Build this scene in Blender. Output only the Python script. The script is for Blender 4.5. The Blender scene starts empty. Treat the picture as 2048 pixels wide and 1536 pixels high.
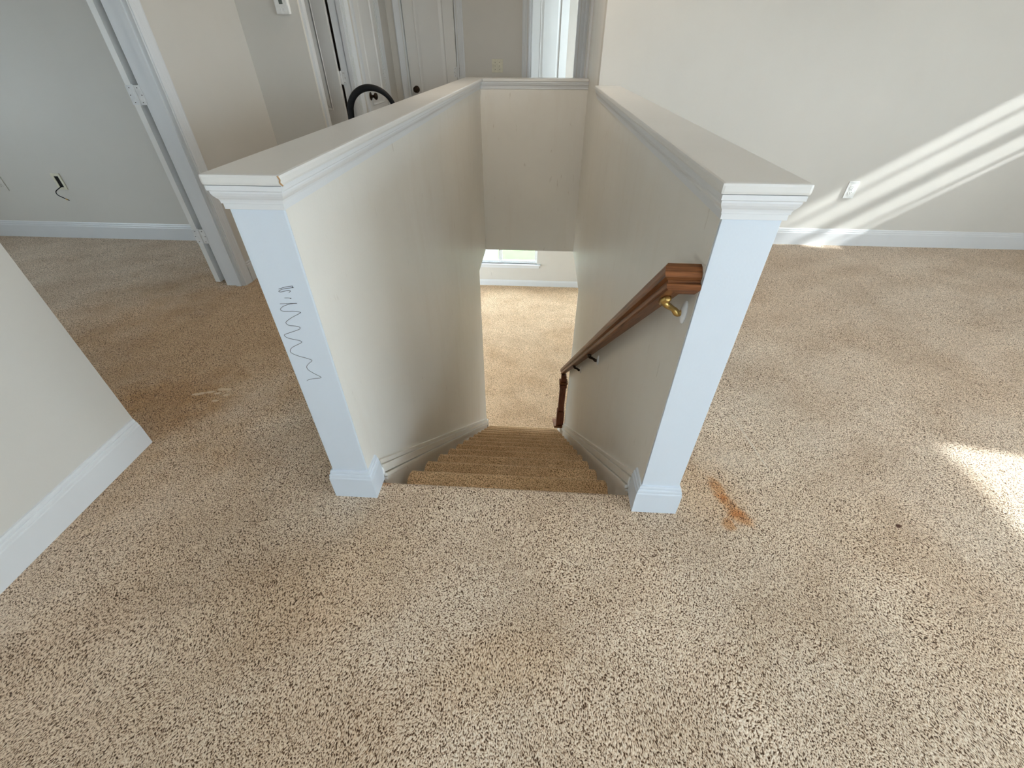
import bpy, bmesh, math, random
from mathutils import Vector, Matrix

random.seed(7)
scene = bpy.context.scene
COL = scene.collection

# ------------------------------------------------------------------ camera
def setup_camera():
    pitch, yaw, roll = 0.669518, 0.0605717, 0.0020312
    cy, sy, cp, sp = math.cos(yaw), math.sin(yaw), math.cos(pitch), math.sin(pitch)
    fw = Vector((-sy * cp, cy * cp, -sp))
    r = Vector((cy, sy, 0))
    u = r.cross(fw)
    c, s = math.cos(roll), math.sin(roll)
    r, u = c * r + s * u, -s * r + c * u
    cam = bpy.data.cameras.new('camera')
    cam.sensor_width = 36.0
    cam.lens = 849.086 / 2048 * 36.0
    cam.clip_start = 0.02
    o = bpy.data.objects.new('camera', cam)
    COL.objects.link(o)
    m = Matrix((r, u, -fw)).transposed().to_4x4()
    m.translation = Vector((0, 0, 1.30))
    o.matrix_world = m
    scene.camera = o
setup_camera()

# ------------------------------------------------------------------ world, sun, exposure
SKY = (0.77, 0.885, 1.0)
SKY_STRENGTH = 9.0
SUN_STRENGTH = 9.5
world = bpy.data.worlds.new('sky')
scene.world = world
world.use_nodes = True
bg = world.node_tree.nodes['Background']
bg.inputs[0].default_value = (*SKY, 1)
bg.inputs[1].default_value = SKY_STRENGTH
sun = bpy.data.lights.new('sun', 'SUN')
sun.energy = SUN_STRENGTH
sun.angle = math.radians(1.2)
sun.color = (0.96, 0.98, 1.0)
so = bpy.data.objects.new('sun', sun)
COL.objects.link(so)
so.rotation_euler = Vector((-1.0, 0.18, -0.68)).to_track_quat('-Z', 'Y').to_euler()
so.location = (12, -3, 8)
scene.view_settings.view_transform = 'Standard'
scene.view_settings.look = 'None'
scene.view_settings.gamma = 1.0
scene.view_settings.use_curve_mapping = False
scene.view_settings.exposure = 0.50
scene.cycles.use_denoising = True
scene.cycles.use_adaptive_sampling = True
scene.cycles.adaptive_threshold = 0.03
scene.cycles.max_bounces = 6
scene.cycles.diffuse_bounces = 4
scene.cycles.glossy_bounces = 2
scene.cycles.caustics_reflective = False
scene.cycles.sample_clamp_indirect = 8.0

# ------------------------------------------------------------------ key dimensions (metres)
XL, XR = -0.567, 0.387            # inner faces of the stairwell
XLO, XRO = -0.692, 0.512          # outer faces of the half walls
YF = 0.956                        # front of the half walls
YH = 4.55                         # header wall over the stair foot
ZC = -0.436                       # ceiling of the lower storey
ZB = -2.744                       # lower floor
RISE, RUN, Y0 = 0.196, 0.2285, 1.013
HW = 1.07                         # top of half wall under the cap
YR = 3.705                        # right wall
XE = 4.75                         # east wall
XN = -1.597                       # near left wall
XH = -1.605                       # hall left wall
XD = -2.02                        # wall with the left doorway
YJ = 2.624
YLB = 3.458
YB = 5.55                         # hall back wall
H = 2.44
YFAR = 8.54

# ------------------------------------------------------------------ materials
def mat(name):
    m = bpy.data.materials.new(name)
    m.use_nodes = True
    nt = m.node_tree
    b = nt.nodes['Principled BSDF']
    return m, nt, b

def N(nt, t, **kw):
    n = nt.nodes.new(t)
    for k, v in kw.items():
        setattr(n, k, v)
    return n

def noise(nt, vec, scale, detail=3, rough=0.5, dist=0.0):
    n = N(nt, 'ShaderNodeTexNoise')
    n.inputs['Scale'].default_value = scale
    n.inputs['Detail'].default_value = detail
    n.inputs['Roughness'].default_value = rough
    n.inputs['Distortion'].default_value = dist
    nt.links.new(vec, n.inputs['Vector'])
    return n

def ramp(nt, fac, stops):
    r = N(nt, 'ShaderNodeValToRGB')
    e = r.color_ramp.elements
    while len(e) < len(stops):
        e.new(0.5)
    for i, (p, c) in enumerate(stops):
        e[i].position = p
        e[i].color = (*c, 1)
    nt.links.new(fac, r.inputs['Fac'])
    return r

def mix(nt, fac, a, b, mode='MIX'):
    m = N(nt, 'ShaderNodeMix', data_type='RGBA', blend_type=mode)
    for sock, v in ((m.inputs[0], fac), (m.inputs[6], a), (m.inputs[7], b)):
        if isinstance(v, (int, float)):
            sock.default_value = v
        elif isinstance(v, tuple):
            sock.default_value = (*v, 1)
        else:
            nt.links.new(v, sock)
    return m.outputs[2]

def math_n(nt, op, a, b=None, clamp=False):
    m = N(nt, 'ShaderNodeMath', operation=op, use_clamp=clamp)
    for i, v in enumerate((a, b)):
        if v is None:
            continue
        if isinstance(v, (int, float)):
            m.inputs[i].default_value = v
        else:
            nt.links.new(v, m.inputs[i])
    return m.outputs[0]

def bump(nt, b, height, strength, dist):
    n = N(nt, 'ShaderNodeBump')
    n.inputs['Strength'].default_value = strength
    n.inputs['Distance'].default_value = dist
    nt.links.new(height, n.inputs['Height'])
    nt.links.new(n.outputs[0], b.inputs['Normal'])

def paint(name, col, rough=0.55, dirt=0.0, dirt_col=(0.5, 0.42, 0.3), scuff=0.0):
    m, nt, b = mat(name)
    g = N(nt, 'ShaderNodeNewGeometry').outputs['Position']
    n1 = noise(nt, g, 1.3, 4)
    c = ramp(nt, n1.outputs[0], [(0.35, tuple(x * 0.965 for x in col)), (0.65, tuple(min(1, x * 1.02) for x in col))]).outputs[0]
    if dirt > 0:
        mp = N(nt, 'ShaderNodeMapping')
        mp.inputs['Scale'].default_value = (5, 5, 1.1)
        nt.links.new(g, mp.inputs[0])
        d = ramp(nt, noise(nt, mp.outputs[0], 1.6, 6, 0.6).outputs[0], [(0.52, (0, 0, 0)), (0.8, (1, 1, 1))])
        c = mix(nt, math_n(nt, 'MULTIPLY', d.outputs[0], dirt), c, dirt_col)
    if scuff > 0:
        mp = N(nt, 'ShaderNodeMapping')
        mp.inputs['Scale'].default_value = (14, 14, 4)
        mp.inputs['Rotation'].default_value = (0.5, 0, 0)
        nt.links.new(g, mp.inputs[0])
        d = ramp(nt, noise(nt, mp.outputs[0], 2.3, 3, 0.5).outputs[0], [(0.70, (0, 0, 0)), (0.76, (1, 1, 1))])
        c = mix(nt, math_n(nt, 'MULTIPLY', d.outputs[0], scuff), c, (0.38, 0.32, 0.25))
    nt.links.new(c, b.inputs['Base Color'])
    b.inputs['Roughness'].default_value = rough
    bump(nt, b, noise(nt, g, 160, 2).outputs[0], 0.10, 0.002)
    return m

def simple(name, col, rough=0.5, metal=0.0, spec=0.5):
    m, nt, b = mat(name)
    g = N(nt, 'ShaderNodeNewGeometry').outputs['Position']
    n1 = noise(nt, g, 40, 3)
    c = ramp(nt, n1.outputs[0], [(0.3, tuple(x * 0.9 for x in col)), (0.7, tuple(min(1, x * 1.05) for x in col))])
    nt.links.new(c.outputs[0], b.inputs['Base Color'])
    b.inputs['Roughness'].default_value = rough
    b.inputs['Metallic'].default_value = metal
    b.inputs['Specular IOR Level'].default_value = spec
    return m

BLOB_NOISE = {}
def blob(nt, pos, cx, cy, rx, ry, rot=0.0, wob=0.5, freq=18, lo=0.75, hi=1.15):
    """0..1 mask of an irregular spot on the floor"""
    mp = N(nt, 'ShaderNodeMapping', vector_type='TEXTURE')
    mp.inputs['Location'].default_value = (cx, cy, 0)
    mp.inputs['Rotation'].default_value = (0, 0, rot)
    mp.inputs['Scale'].default_value = (rx, ry, 1)
    nt.links.new(pos, mp.inputs[0])
    ln = N(nt, 'ShaderNodeVectorMath', operation='LENGTH')
    nt.links.new(mp.outputs[0], ln.inputs[0])
    key = ('n', round(freq / 20))
    cache = BLOB_NOISE
    if key not in cache:
        cache[key] = noise(nt, pos, freq, 2, 0.6)
    n = cache[key]
    d = math_n(nt, 'ADD', ln.outputs['Value'], math_n(nt, 'MULTIPLY', math_n(nt, 'SUBTRACT', n.outputs[0], 0.5), wob * 2))
    mr = N(nt, 'ShaderNodeMapRange', interpolation_type='SMOOTHSTEP')
    mr.inputs[1].default_value = lo
    mr.inputs[2].default_value = hi
    mr.inputs[3].default_value = 1
    mr.inputs[4].default_value = 0
    nt.links.new(d, mr.inputs[0])
    return mr.outputs[0]

def carpet(name, stains=False, tone=(1, 1, 1), scale=1.0, low=(0.09, 0.05, 0.028)):
    m, nt, b = mat(name)
    g = N(nt, 'ShaderNodeNewGeometry').outputs['Position']
    # pile lies in slowly turning directions
    w = noise(nt, g, 2.2, 2)
    wv = N(nt, 'ShaderNodeVectorMath', operation='SCALE')
    nt.links.new(w.outputs['Color'], wv.inputs[0])
    wv.inputs['Scale'].default_value = 0.16
    ad = N(nt, 'ShaderNodeVectorMath', operation='ADD')
    nt.links.new(g, ad.inputs[0])
    nt.links.new(wv.outputs[0], ad.inputs[1])
    mp = N(nt, 'ShaderNodeMapping')
    mp.inputs['Rotation'].default_value = (0, 0, 0.5)
    mp.inputs['Scale'].default_value = (1.0, 0.72, 1.0)
    nt.links.new(ad.outputs[0], mp.inputs[0])
    p1 = noise(nt, mp.outputs[0], 290 * scale, 1.0, 0.5, 0.3)
    v = N(nt, 'ShaderNodeTexVoronoi')
    v.inputs['Scale'].default_value = 260 * scale
    nt.links.new(mp.outputs[0], v.inputs['Vector'])
    t = lambda c: tuple(x * y for x, y in zip(c, tone))
    tuft = math_n(nt, 'SUBTRACT', p1.outputs[0], math_n(nt, 'MULTIPLY', v.outputs['Distance'], 0.16))
    c = ramp(nt, tuft, [(0.255, t(low)), (0.345, t((0.50, 0.375, 0.27))), (0.425, t((0.84, 0.675, 0.525))), (0.56, t((0.98, 0.86, 0.72)))]).outputs[0]
    # soiling and traffic wear
    d1 = ramp(nt, noise(nt, g, 2.6, 3, 0.55).outputs[0], [(0.42, (0, 0, 0)), (0.72, (1, 1, 1))])
    c = mix(nt, math_n(nt, 'MULTIPLY', d1.outputs[0], 0.40), c, (0.58, 0.48, 0.37), 'MULTIPLY')
    d2 = ramp(nt, noise(nt, g, 0.9, 3).outputs[0], [(0.4, (0, 0, 0)), (0.62, (1, 1, 1))])
    c = mix(nt, math_n(nt, 'MULTIPLY', d2.outputs[0], 0.35), c, (0.86, 0.74, 0.60), 'MULTIPLY')
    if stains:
        # traffic soil; round the left doorway also painted shade, with the near wall's shadow
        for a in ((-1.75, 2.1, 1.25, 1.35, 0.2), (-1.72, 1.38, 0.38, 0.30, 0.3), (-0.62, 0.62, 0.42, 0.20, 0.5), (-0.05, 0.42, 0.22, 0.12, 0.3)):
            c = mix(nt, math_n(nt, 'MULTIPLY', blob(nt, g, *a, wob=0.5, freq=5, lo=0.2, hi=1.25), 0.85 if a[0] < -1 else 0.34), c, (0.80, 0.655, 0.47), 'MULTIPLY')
        # vacuum strokes
        wv2 = N(nt, 'ShaderNodeTexWave')
        wv2.inputs['Scale'].default_value = 1.1
        wv2.inputs['Distortion'].default_value = 2.5
        mp2 = N(nt, 'ShaderNodeMapping')
        mp2.inputs['Rotation'].default_value = (0, 0, 1.05)
        nt.links.new(g, mp2.inputs[0])
        nt.links.new(mp2.outputs[0], wv2.inputs['Vector'])
        c = mix(nt, math_n(nt, 'MULTIPLY', wv2.outputs['Fac'], 0.16), c, (0.72, 0.62, 0.52), 'MULTIPLY')
        # orange spill by the right post
        for a in ((0.712, 1.055, 0.026, 0.055, 0.2), (0.735, 0.975, 0.030, 0.06, 0.5), (0.752, 0.93, 0.05, 0.03, -0.4), (0.70, 0.90, 0.025, 0.025, 0)):
            c = mix(nt, math_n(nt, 'MULTIPLY', blob(nt, g, *a, wob=0.6, freq=30, lo=0.5, hi=1.3), 0.75), c, (0.86, 0.56, 0.30), 'MULTIPLY')
        c = mix(nt, math_n(nt, 'MULTIPLY', blob(nt, g, 0.66, 1.03, 0.16, 0.18, wob=0.4, freq=9, lo=0.3, hi=1.3), 0.5), c, (0.92, 0.76, 0.58), 'MULTIPLY')
        # bleached drips by the left wall
        for a in ((-1.590, 1.468, 0.030, 0.011, 0.35), (-1.545, 1.483, 0.026, 0.010, 0.25), (-1.500, 1.508, 0.020, 0.012, 0.1), (-1.468, 1.508, 0.016, 0.011, 0.0), (-1.502, 1.478, 0.018, 0.009, 0.2), (-1.455, 1.468, 0.017, 0.009, 0.2), (-1.483, 1.425, 0.015, 0.009, 0.0)):
            c = mix(nt, math_n(nt, 'MULTIPLY', blob(nt, g, *a, wob=0.7, freq=55, lo=0.6, hi=1.2), 0.75), c, (0.78, 0.62, 0.43))
        # pale cleaned halo and long crease
        c = mix(nt, math_n(nt, 'MULTIPLY', blob(nt, g, 0.78, 1.20, 0.12, 0.06, 0.3, 0.5, 12, 0.1, 1.4), 0.22), c, (0.80, 0.70, 0.58))
        c = mix(nt, math_n(nt, 'MULTIPLY', blob(nt, g, 0.925, 1.31, 0.005, 0.19, 0.105, 0.25, 9, 0.7, 1.1), 0.55), c, (0.84, 0.74, 0.62))
        c = mix(nt, blob(nt, g, 1.29, 0.932, 0.012, 0.009, 0.3, 0.4, 60, 0.6, 1.1), c, (0.10, 0.04, 0.02))
        # rust at the landing edge beside the left post
        c = mix(nt, math_n(nt, 'MULTIPLY', blob(nt, g, -0.545, 1.01, 0.035, 0.025, 0, 0.5, 40, 0.4, 1.2), 0.7), c, (0.75, 0.45, 0.22), 'MULTIPLY')
    nt.links.new(c, b.inputs['Base Color'])
    b.inputs['Roughness'].default_value = 1.0
    b.inputs['Specular IOR Level'].default_value = 0.1
    b.inputs['Sheen Weight'].default_value = 0.15
    bump(nt, b, tuft, 0.8, 0.006)
    return m

def wood(name, dark, light, grain_axis='Y'):
    m, nt, b = mat(name)
    g = N(nt, 'ShaderNodeTexCoord').outputs['Object']
    mp = N(nt, 'ShaderNodeMapping')
    mp.inputs['Scale'].default_value = {'Y': (45, 2.0, 45), 'Z': (60, 60, 3.0), 'X': (2, 45, 45)}[grain_axis]
    src = g
    if grain_axis == 'Y':
        m0 = N(nt, 'ShaderNodeMapping')
        m0.inputs['Rotation'].default_value = (0.70, 0, 0)
        nt.links.new(g, m0.inputs[0])
        src = m0.outputs[0]
    nt.links.new(src, mp.inputs[0])
    n1 = noise(nt, mp.outputs[0], 3.0, 5, 0.65, 0.4)
    c = ramp(nt, n1.outputs[0], [(0.30, dark), (0.45, tuple((a + b_) / 2 for a, b_ in zip(dark, light))), (0.62, light)])
    w = ramp(nt, noise(nt, g, 24, 4, 0.7).outputs[0], [(0.70, (0, 0, 0)), (0.74, (1, 1, 1))])
    c2 = mix(nt, math_n(nt, 'MULTIPLY', w.outputs[0], 0.35), c.outputs[0], (0.62, 0.36, 0.20))
    nt.links.new(c2, b.inputs['Base Color'])
    b.inputs['Roughness'].default_value = 0.42
    b.inputs['Specular IOR Level'].default_value = 0.3
    bump(nt, b, n1.outputs[0], 0.15, 0.001)
    return m

M = {}
M['wall'] = paint('wall_paint', (0.675, 0.65, 0.607), 0.6, 0.06, (0.60, 0.52, 0.42))
M['stairwall'] = paint('stair_wall_paint', (0.80, 0.78, 0.735), 0.42, 0.14, (0.56, 0.46, 0.34), 0.30)
M['trim'] = paint('trim_paint', (0.745, 0.762, 0.785), 0.32, 0.06, (0.55, 0.48, 0.38))
M['cap'] = paint('cap_paint', (0.735, 0.73, 0.715), 0.28, 0.05, (0.5, 0.45, 0.38))  # trim white; the warm light on the cap tops is mixed into this colour
M['board'] = paint('white_enamel', (0.68, 0.75, 0.84), 0.3, 0.05, (0.5, 0.47, 0.42))  # trim white with the blue skylight on the post fronts mixed in
M['ceiling'] = paint('ceiling_paint', (0.90, 0.89, 0.88), 0.8)
M['door'] = paint('door_paint', (0.80, 0.79, 0.77), 0.4)
M['skirt'] = paint('skirt_paint', (0.78, 0.75, 0.70), 0.4, 0.25, (0.55, 0.45, 0.33), 0.3)
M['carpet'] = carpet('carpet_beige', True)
M['carpet_stair'] = carpet('carpet_stair', False, (0.98, 0.84, 0.64), 1.0, (0.26, 0.19, 0.13))
M['carpet_low'] = carpet('carpet_lower', False, (1.0, 0.88, 0.73), 0.6)
M['oak'] = wood('oak_rail', (0.05, 0.014, 0.005), (0.24, 0.085, 0.027), 'Y')
M['oak_x'] = wood('oak_return', (0.05, 0.015, 0.005), (0.27, 0.10, 0.034), 'X')
M['oak_dark'] = wood('oak_newel', (0.045, 0.014, 0.008), (0.20, 0.065, 0.032), 'Z')
M['brass'] = simple('brass', (0.55, 0.38, 0.14), 0.3, 1.0)
M['bronze'] = simple('dark_bronze', (0.05, 0.035, 0.025), 0.35, 1.0)
M['hinge'] = simple('painted_hinge', (0.78, 0.79, 0.80), 0.35)
M['black'] = simple('black_plastic', (0.006, 0.006, 0.007), 0.6, 0.0, 0.25)
M['hole'] = simple('dark_hole', (0.01, 0.009, 0.008), 0.9)
M['plate'] = simple('white_plastic', (0.84, 0.85, 0.84), 0.35)
M['plate_cream'] = simple('cream_plastic', (0.76, 0.73, 0.60), 0.4)
M['screen'] = simple('grey_display', (0.10, 0.12, 0.11), 0.25)
M['vinyl'] = simple('window_vinyl', (0.85, 0.86, 0.87), 0.35)
M['ink'] = simple('pen_ink', (0.03, 0.03, 0.04), 0.6)
M['chip'] = simple('bare_wood_chip', (0.42, 0.25, 0.12), 0.8)
M['spackle'] = simple('white_filler', (0.86, 0.87, 0.88), 0.6)

def glass():
    m, nt, b = mat('window_glass')
    nt.nodes.remove(b)
    t = N(nt, 'ShaderNodeBsdfTransparent')
    t.inputs[0].default_value = (0.96, 0.98, 0.97, 1)
    gl = N(nt, 'ShaderNodeBsdfGlossy')
    gl.inputs['Roughness'].default_value = 0.03
    mx = N(nt, 'ShaderNodeMixShader')
    mx.inputs[0].default_value = 0.06
    nt.links.new(t.outputs[0], mx.inputs[1])
    nt.links.new(gl.outputs[0], mx.inputs[2])
    nt.links.new(mx.outputs[0], nt.nodes['Material Output'].inputs[0])
    return m
M['glass'] = glass()

def grass():
    m, nt, b = mat('lawn')
    g = N(nt, 'ShaderNodeNewGeometry').outputs['Position']
    c = ramp(nt, noise(nt, g, 3, 6, 0.7).outputs[0], [(0.3, (0.045, 0.066, 0.022)), (0.7, (0.075, 0.100, 0.042))])
    nt.links.new(c.outputs[0], b.inputs['Base Color'])
    b.inputs['Roughness'].default_value = 0.9
    return m
M['grass'] = grass()
M['paving'] = simple('pale_paving', (0.36, 0.34, 0.31), 0.9)

# ------------------------------------------------------------------ mesh helpers
def link(name, me, material, parent=None, smooth=False):
    o = bpy.data.objects.new(name, me)
    COL.objects.link(o)
    if material is not None:
        me.materials.append(M[material] if isinstance(material, str) else material)
    if parent is not None:
        o.parent = parent
    if smooth:
        for p in me.polygons:
            p.use_smooth = True
    return o

def from_bm(name, bm, material, parent=None, smooth=False):
    bmesh.ops.recalc_face_normals(bm, faces=bm.faces)
    me = bpy.data.meshes.new(name)
    bm.to_mesh(me)
    bm.free()
    return link(name, me, material, parent, smooth)

def add_box(bm, x0, x1, y0, y1, z0, z1, bev=0.0, seg=2):
    r = bmesh.ops.create_cube(bm, size=1.0)
    vs = r['verts']
    for v in vs:
        v.co = Vector(((x0 + x1) / 2 + v.co.x * (x1 - x0), (y0 + y1) / 2 + v.co.y * (y1 - y0), (z0 + z1) / 2 + v.co.z * (z1 - z0)))
    if bev > 0:
        es = list({e for v in vs for e in v.link_edges})
        bmesh.ops.bevel(bm, geom=es, offset=bev, segments=seg, affect='EDGES', profile=0.6)

def box(name, x0, x1, y0, y1, z0, z1, material, parent=None, bev=0.0):
    bm = bmesh.new()
    add_box(bm, x0, x1, y0, y1, z0, z1, bev)
    return from_bm(name, bm, material, parent)

def cells_mesh(us, vs, solid, place, t0, t1):
    """slab tiled in (u,v) with holes; only outer faces are made"""
    verts, faces, idx = [], [], {}
    def vi(u, v, t):
        k = (round(u, 5), round(v, 5), round(t, 5))
        if k not in idx:
            idx[k] = len(verts)
            verts.append(place(u, v, t))
        return idx[k]
    nu, nv = len(us) - 1, len(vs) - 1
    S = lambda i, j: 0 <= i < nu and 0 <= j < nv and solid(i, j)
    for i in range(nu):
        for j in range(nv):
            if not S(i, j):
                continue
            a, b_, c, d = us[i], us[i + 1], vs[j], vs[j + 1]
            faces.append([vi(a, c, t0), vi(b_, c, t0), vi(b_, d, t0), vi(a, d, t0)])
            faces.append([vi(a, d, t1), vi(b_, d, t1), vi(b_, c, t1), vi(a, c, t1)])
            if not S(i - 1, j): faces.append([vi(a, c, t0), vi(a, d, t0), vi(a, d, t1), vi(a, c, t1)])
            if not S(i + 1, j): faces.append([vi(b_, c, t0), vi(b_, c, t1), vi(b_, d, t1), vi(b_, d, t0)])
            if not S(i, j - 1): faces.append([vi(a, c, t0), vi(a, c, t1), vi(b_, c, t1), vi(b_, c, t0)])
            if not S(i, j + 1): faces.append([vi(a, d, t0), vi(b_, d, t0), vi(b_, d, t1), vi(a, d, t1)])
    return verts, faces

def holed(name, axis, t0, t1, u0, u1, v0, v1, holes, material, parent=None):
    """axis 'X': slab normal X (u=y, v=z); 'Y': u=x, v=z; 'Z': u=x, v=y. holes = (u0,u1,v0,v1)"""
    us = sorted({u0, u1} | {h for q in holes for h in q[:2] if u0 < h < u1})
    vs = sorted({v0, v1} | {h for q in holes for h in q[2:] if v0 < h < v1})
    def solid(i, j):
        cu, cv = (us[i] + us[i + 1]) / 2, (vs[j] + vs[j + 1]) / 2
        return not any(q[0] < cu < q[1] and q[2] < cv < q[3] for q in holes)
    pl = {'X': lambda u, v, t: (t, u, v), 'Y': lambda u, v, t: (u, t, v), 'Z': lambda u, v, t: (u, v, t)}[axis]
    verts, faces = cells_mesh(us, vs, solid, pl, t0, t1)
    bm = bmesh.new()
    bv = [bm.verts.new(v) for v in verts]
    for f in faces:
        bm.faces.new([bv[i] for i in f])
    return from_bm(name, bm, material, parent)

def struct(o, label=None, cat=None):
    o['kind'] = 'structure'
    if label:
        o['label'] = label
        o['category'] = cat or o.name.split('_')[0]
    return o

def tag(o, label, cat, group=None):
    o['label'] = label
    o['category'] = cat
    if group:
        o['group'] = group
    return o

def empty(name, loc=(0, 0, 0)):
    o = bpy.data.objects.new(name, None)
    o.empty_display_size = 0.1
    o.location = loc
    COL.objects.link(o)
    return o

def sweep_xy(bm, path, prof, closed=False):
    """sweep a profile [(offset to the left-hand side, z)] along an XY path with mitred corners"""
    P = [Vector((p[0], p[1])) for p in path]
    n = len(P)
    rings = []
    for i in range(n):
        d1 = (P[i] - P[i - 1]).normalized() if (i > 0 or closed) else None
        d2 = (P[(i + 1) % n] - P[i]).normalized() if (i < n - 1 or closed) else None
        if d1 is None: d1 = d2
        if d2 is None: d2 = d1
        n1, n2 = Vector((-d1.y, d1.x)), Vector((-d2.y, d2.x))
        mv = (n1 + n2)
        mv = mv / max(mv.dot(n1), 1e-6)
        rings.append([bm.verts.new((P[i].x + mv.x * o, P[i].y + mv.y * o, z)) for o, z in prof])
    m = len(prof)
    for i in range(n - 1 if not closed else n):
        a, b_ = rings[i], rings[(i + 1) % n]
        for k in range(m):
            bm.faces.new((a[k], a[(k + 1) % m], b_[(k + 1) % m], b_[k]))
    if not closed:
        bm.faces.new(rings[0])
        bm.faces.new(list(reversed(rings[-1])))

BASE_PROF = lambda z: [(0, z), (0.0150, z), (0.0150, z + 0.098), (0.0135, z + 0.102), (0.0125, z + 0.103), (0.0125, z + 0.112), (0.0105, z + 0.1165), (0.0080, z + 0.1175), (0.0080, z + 0.125), (0.0055, z + 0.131), (0, z + 0.132)]

def baseboard(name, path, z=0.0, parent=None, material='trim', label=None):
    bm = bmesh.new()
    sweep_xy(bm, path, BASE_PROF(z))
    o = from_bm(name, bm, material, parent)
    if parent is None:
        struct(o, label, 'baseboard')
    return o

def extrude_poly(bm, pts, vec):
    a = [bm.verts.new(p) for p in pts]
    b_ = [bm.verts.new(Vector(p) + Vector(vec)) for p in pts]
    n = len(pts)
    bm.faces.new(a)
    bm.faces.new(list(reversed(b_)))
    for i in range(n):
        bm.faces.new((a[i], b_[i], b_[(i + 1) % n], a[(i + 1) % n]))

def tube(bm, pts, r, seg=12, radii=None):
    P = [Vector(p) for p in pts]
    rings = []
    up = None
    for i, p in enumerate(P):
        t = (P[min(i + 1, len(P) - 1)] - P[max(i - 1, 0)]).normalized()
        if up is None:
            up = t.orthogonal().normalized()
        up = (up - t * up.dot(t)).normalized()
        sd = t.cross(up)
        rr = radii[i] if radii else r
        rings.append([bm.verts.new(p + up * math.cos(2 * math.pi * k / seg) * rr + sd * math.sin(2 * math.pi * k / seg) * rr) for k in range(seg)])
    for i in range(len(P) - 1):
        for k in range(seg):
            bm.faces.new((rings[i][k], rings[i][(k + 1) % seg], rings[i + 1][(k + 1) % seg], rings[i + 1][k]))
    bm.faces.new(rings[0])
    bm.faces.new(list(reversed(rings[-1])))

def catmull(pts, sub=8):
    P = [Vector(p) for p in pts]
    out = []
    for i in range(len(P) - 1):
        p0, p1, p2, p3 = P[max(i - 1, 0)], P[i], P[i + 1], P[min(i + 2, len(P) - 1)]
        for k in range(sub):
            t = k / sub
            out.append(0.5 * ((2 * p1) + (p2 - p0) * t + (2 * p0 - 5 * p1 + 4 * p2 - p3) * t * t + (3 * p1 - p0 - 3 * p2 + p3) * t ** 3))
    out.append(P[-1])
    return out

def lathe(bm, prof, origin, axis, seg=20):
    """prof: (distance along axis, radius)"""
    ax = Vector(axis).normalized()
    u = ax.orthogonal().normalized()
    w = ax.cross(u)
    rings = []
    for d, r in prof:
        c = Vector(origin) + ax * d
        rings.append([bm.verts.new(c + (u * math.cos(2 * math.pi * k / seg) + w * math.sin(2 * math.pi * k / seg)) * max(r, 1e-4)) for k in range(seg)])
    for i in range(len(rings) - 1):
        for k in range(seg):
            bm.faces.new((rings[i][k], rings[i][(k + 1) % seg], rings[i + 1][(k + 1) % seg], rings[i + 1][k]))
    bm.faces.new(rings[0])
    bm.faces.new(list(reversed(rings[-1])))

def portal(x, y, z, w, h, direction):
    l = bpy.data.lights.new('daylight_portal', 'AREA')
    l.shape = 'RECTANGLE'
    l.size, l.size_y = w, h
    l.cycles.is_portal = True
    o = bpy.data.objects.new('daylight_portal', l)
    COL.objects.link(o)
    o.location = (x, y, z)
    o.rotation_euler = Vector(direction).to_track_quat('-Z', 'Z').to_euler()

# ------------------------------------------------------------------ outdoors
bm = bmesh.new()
add_box(bm, -60, 60, 8.72, 90, -3.4, -3.05)
g = from_bm('lawn', bm, 'grass')
struct(g, 'bright green lawn seen through the downstairs window', 'lawn')

bm = bmesh.new()
add_box(bm, -60, 60, -60, 8.72, -3.4, -3.06)
struct(from_bm('ground', bm, 'paving'), 'pale paved ground around the house', 'ground')

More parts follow.
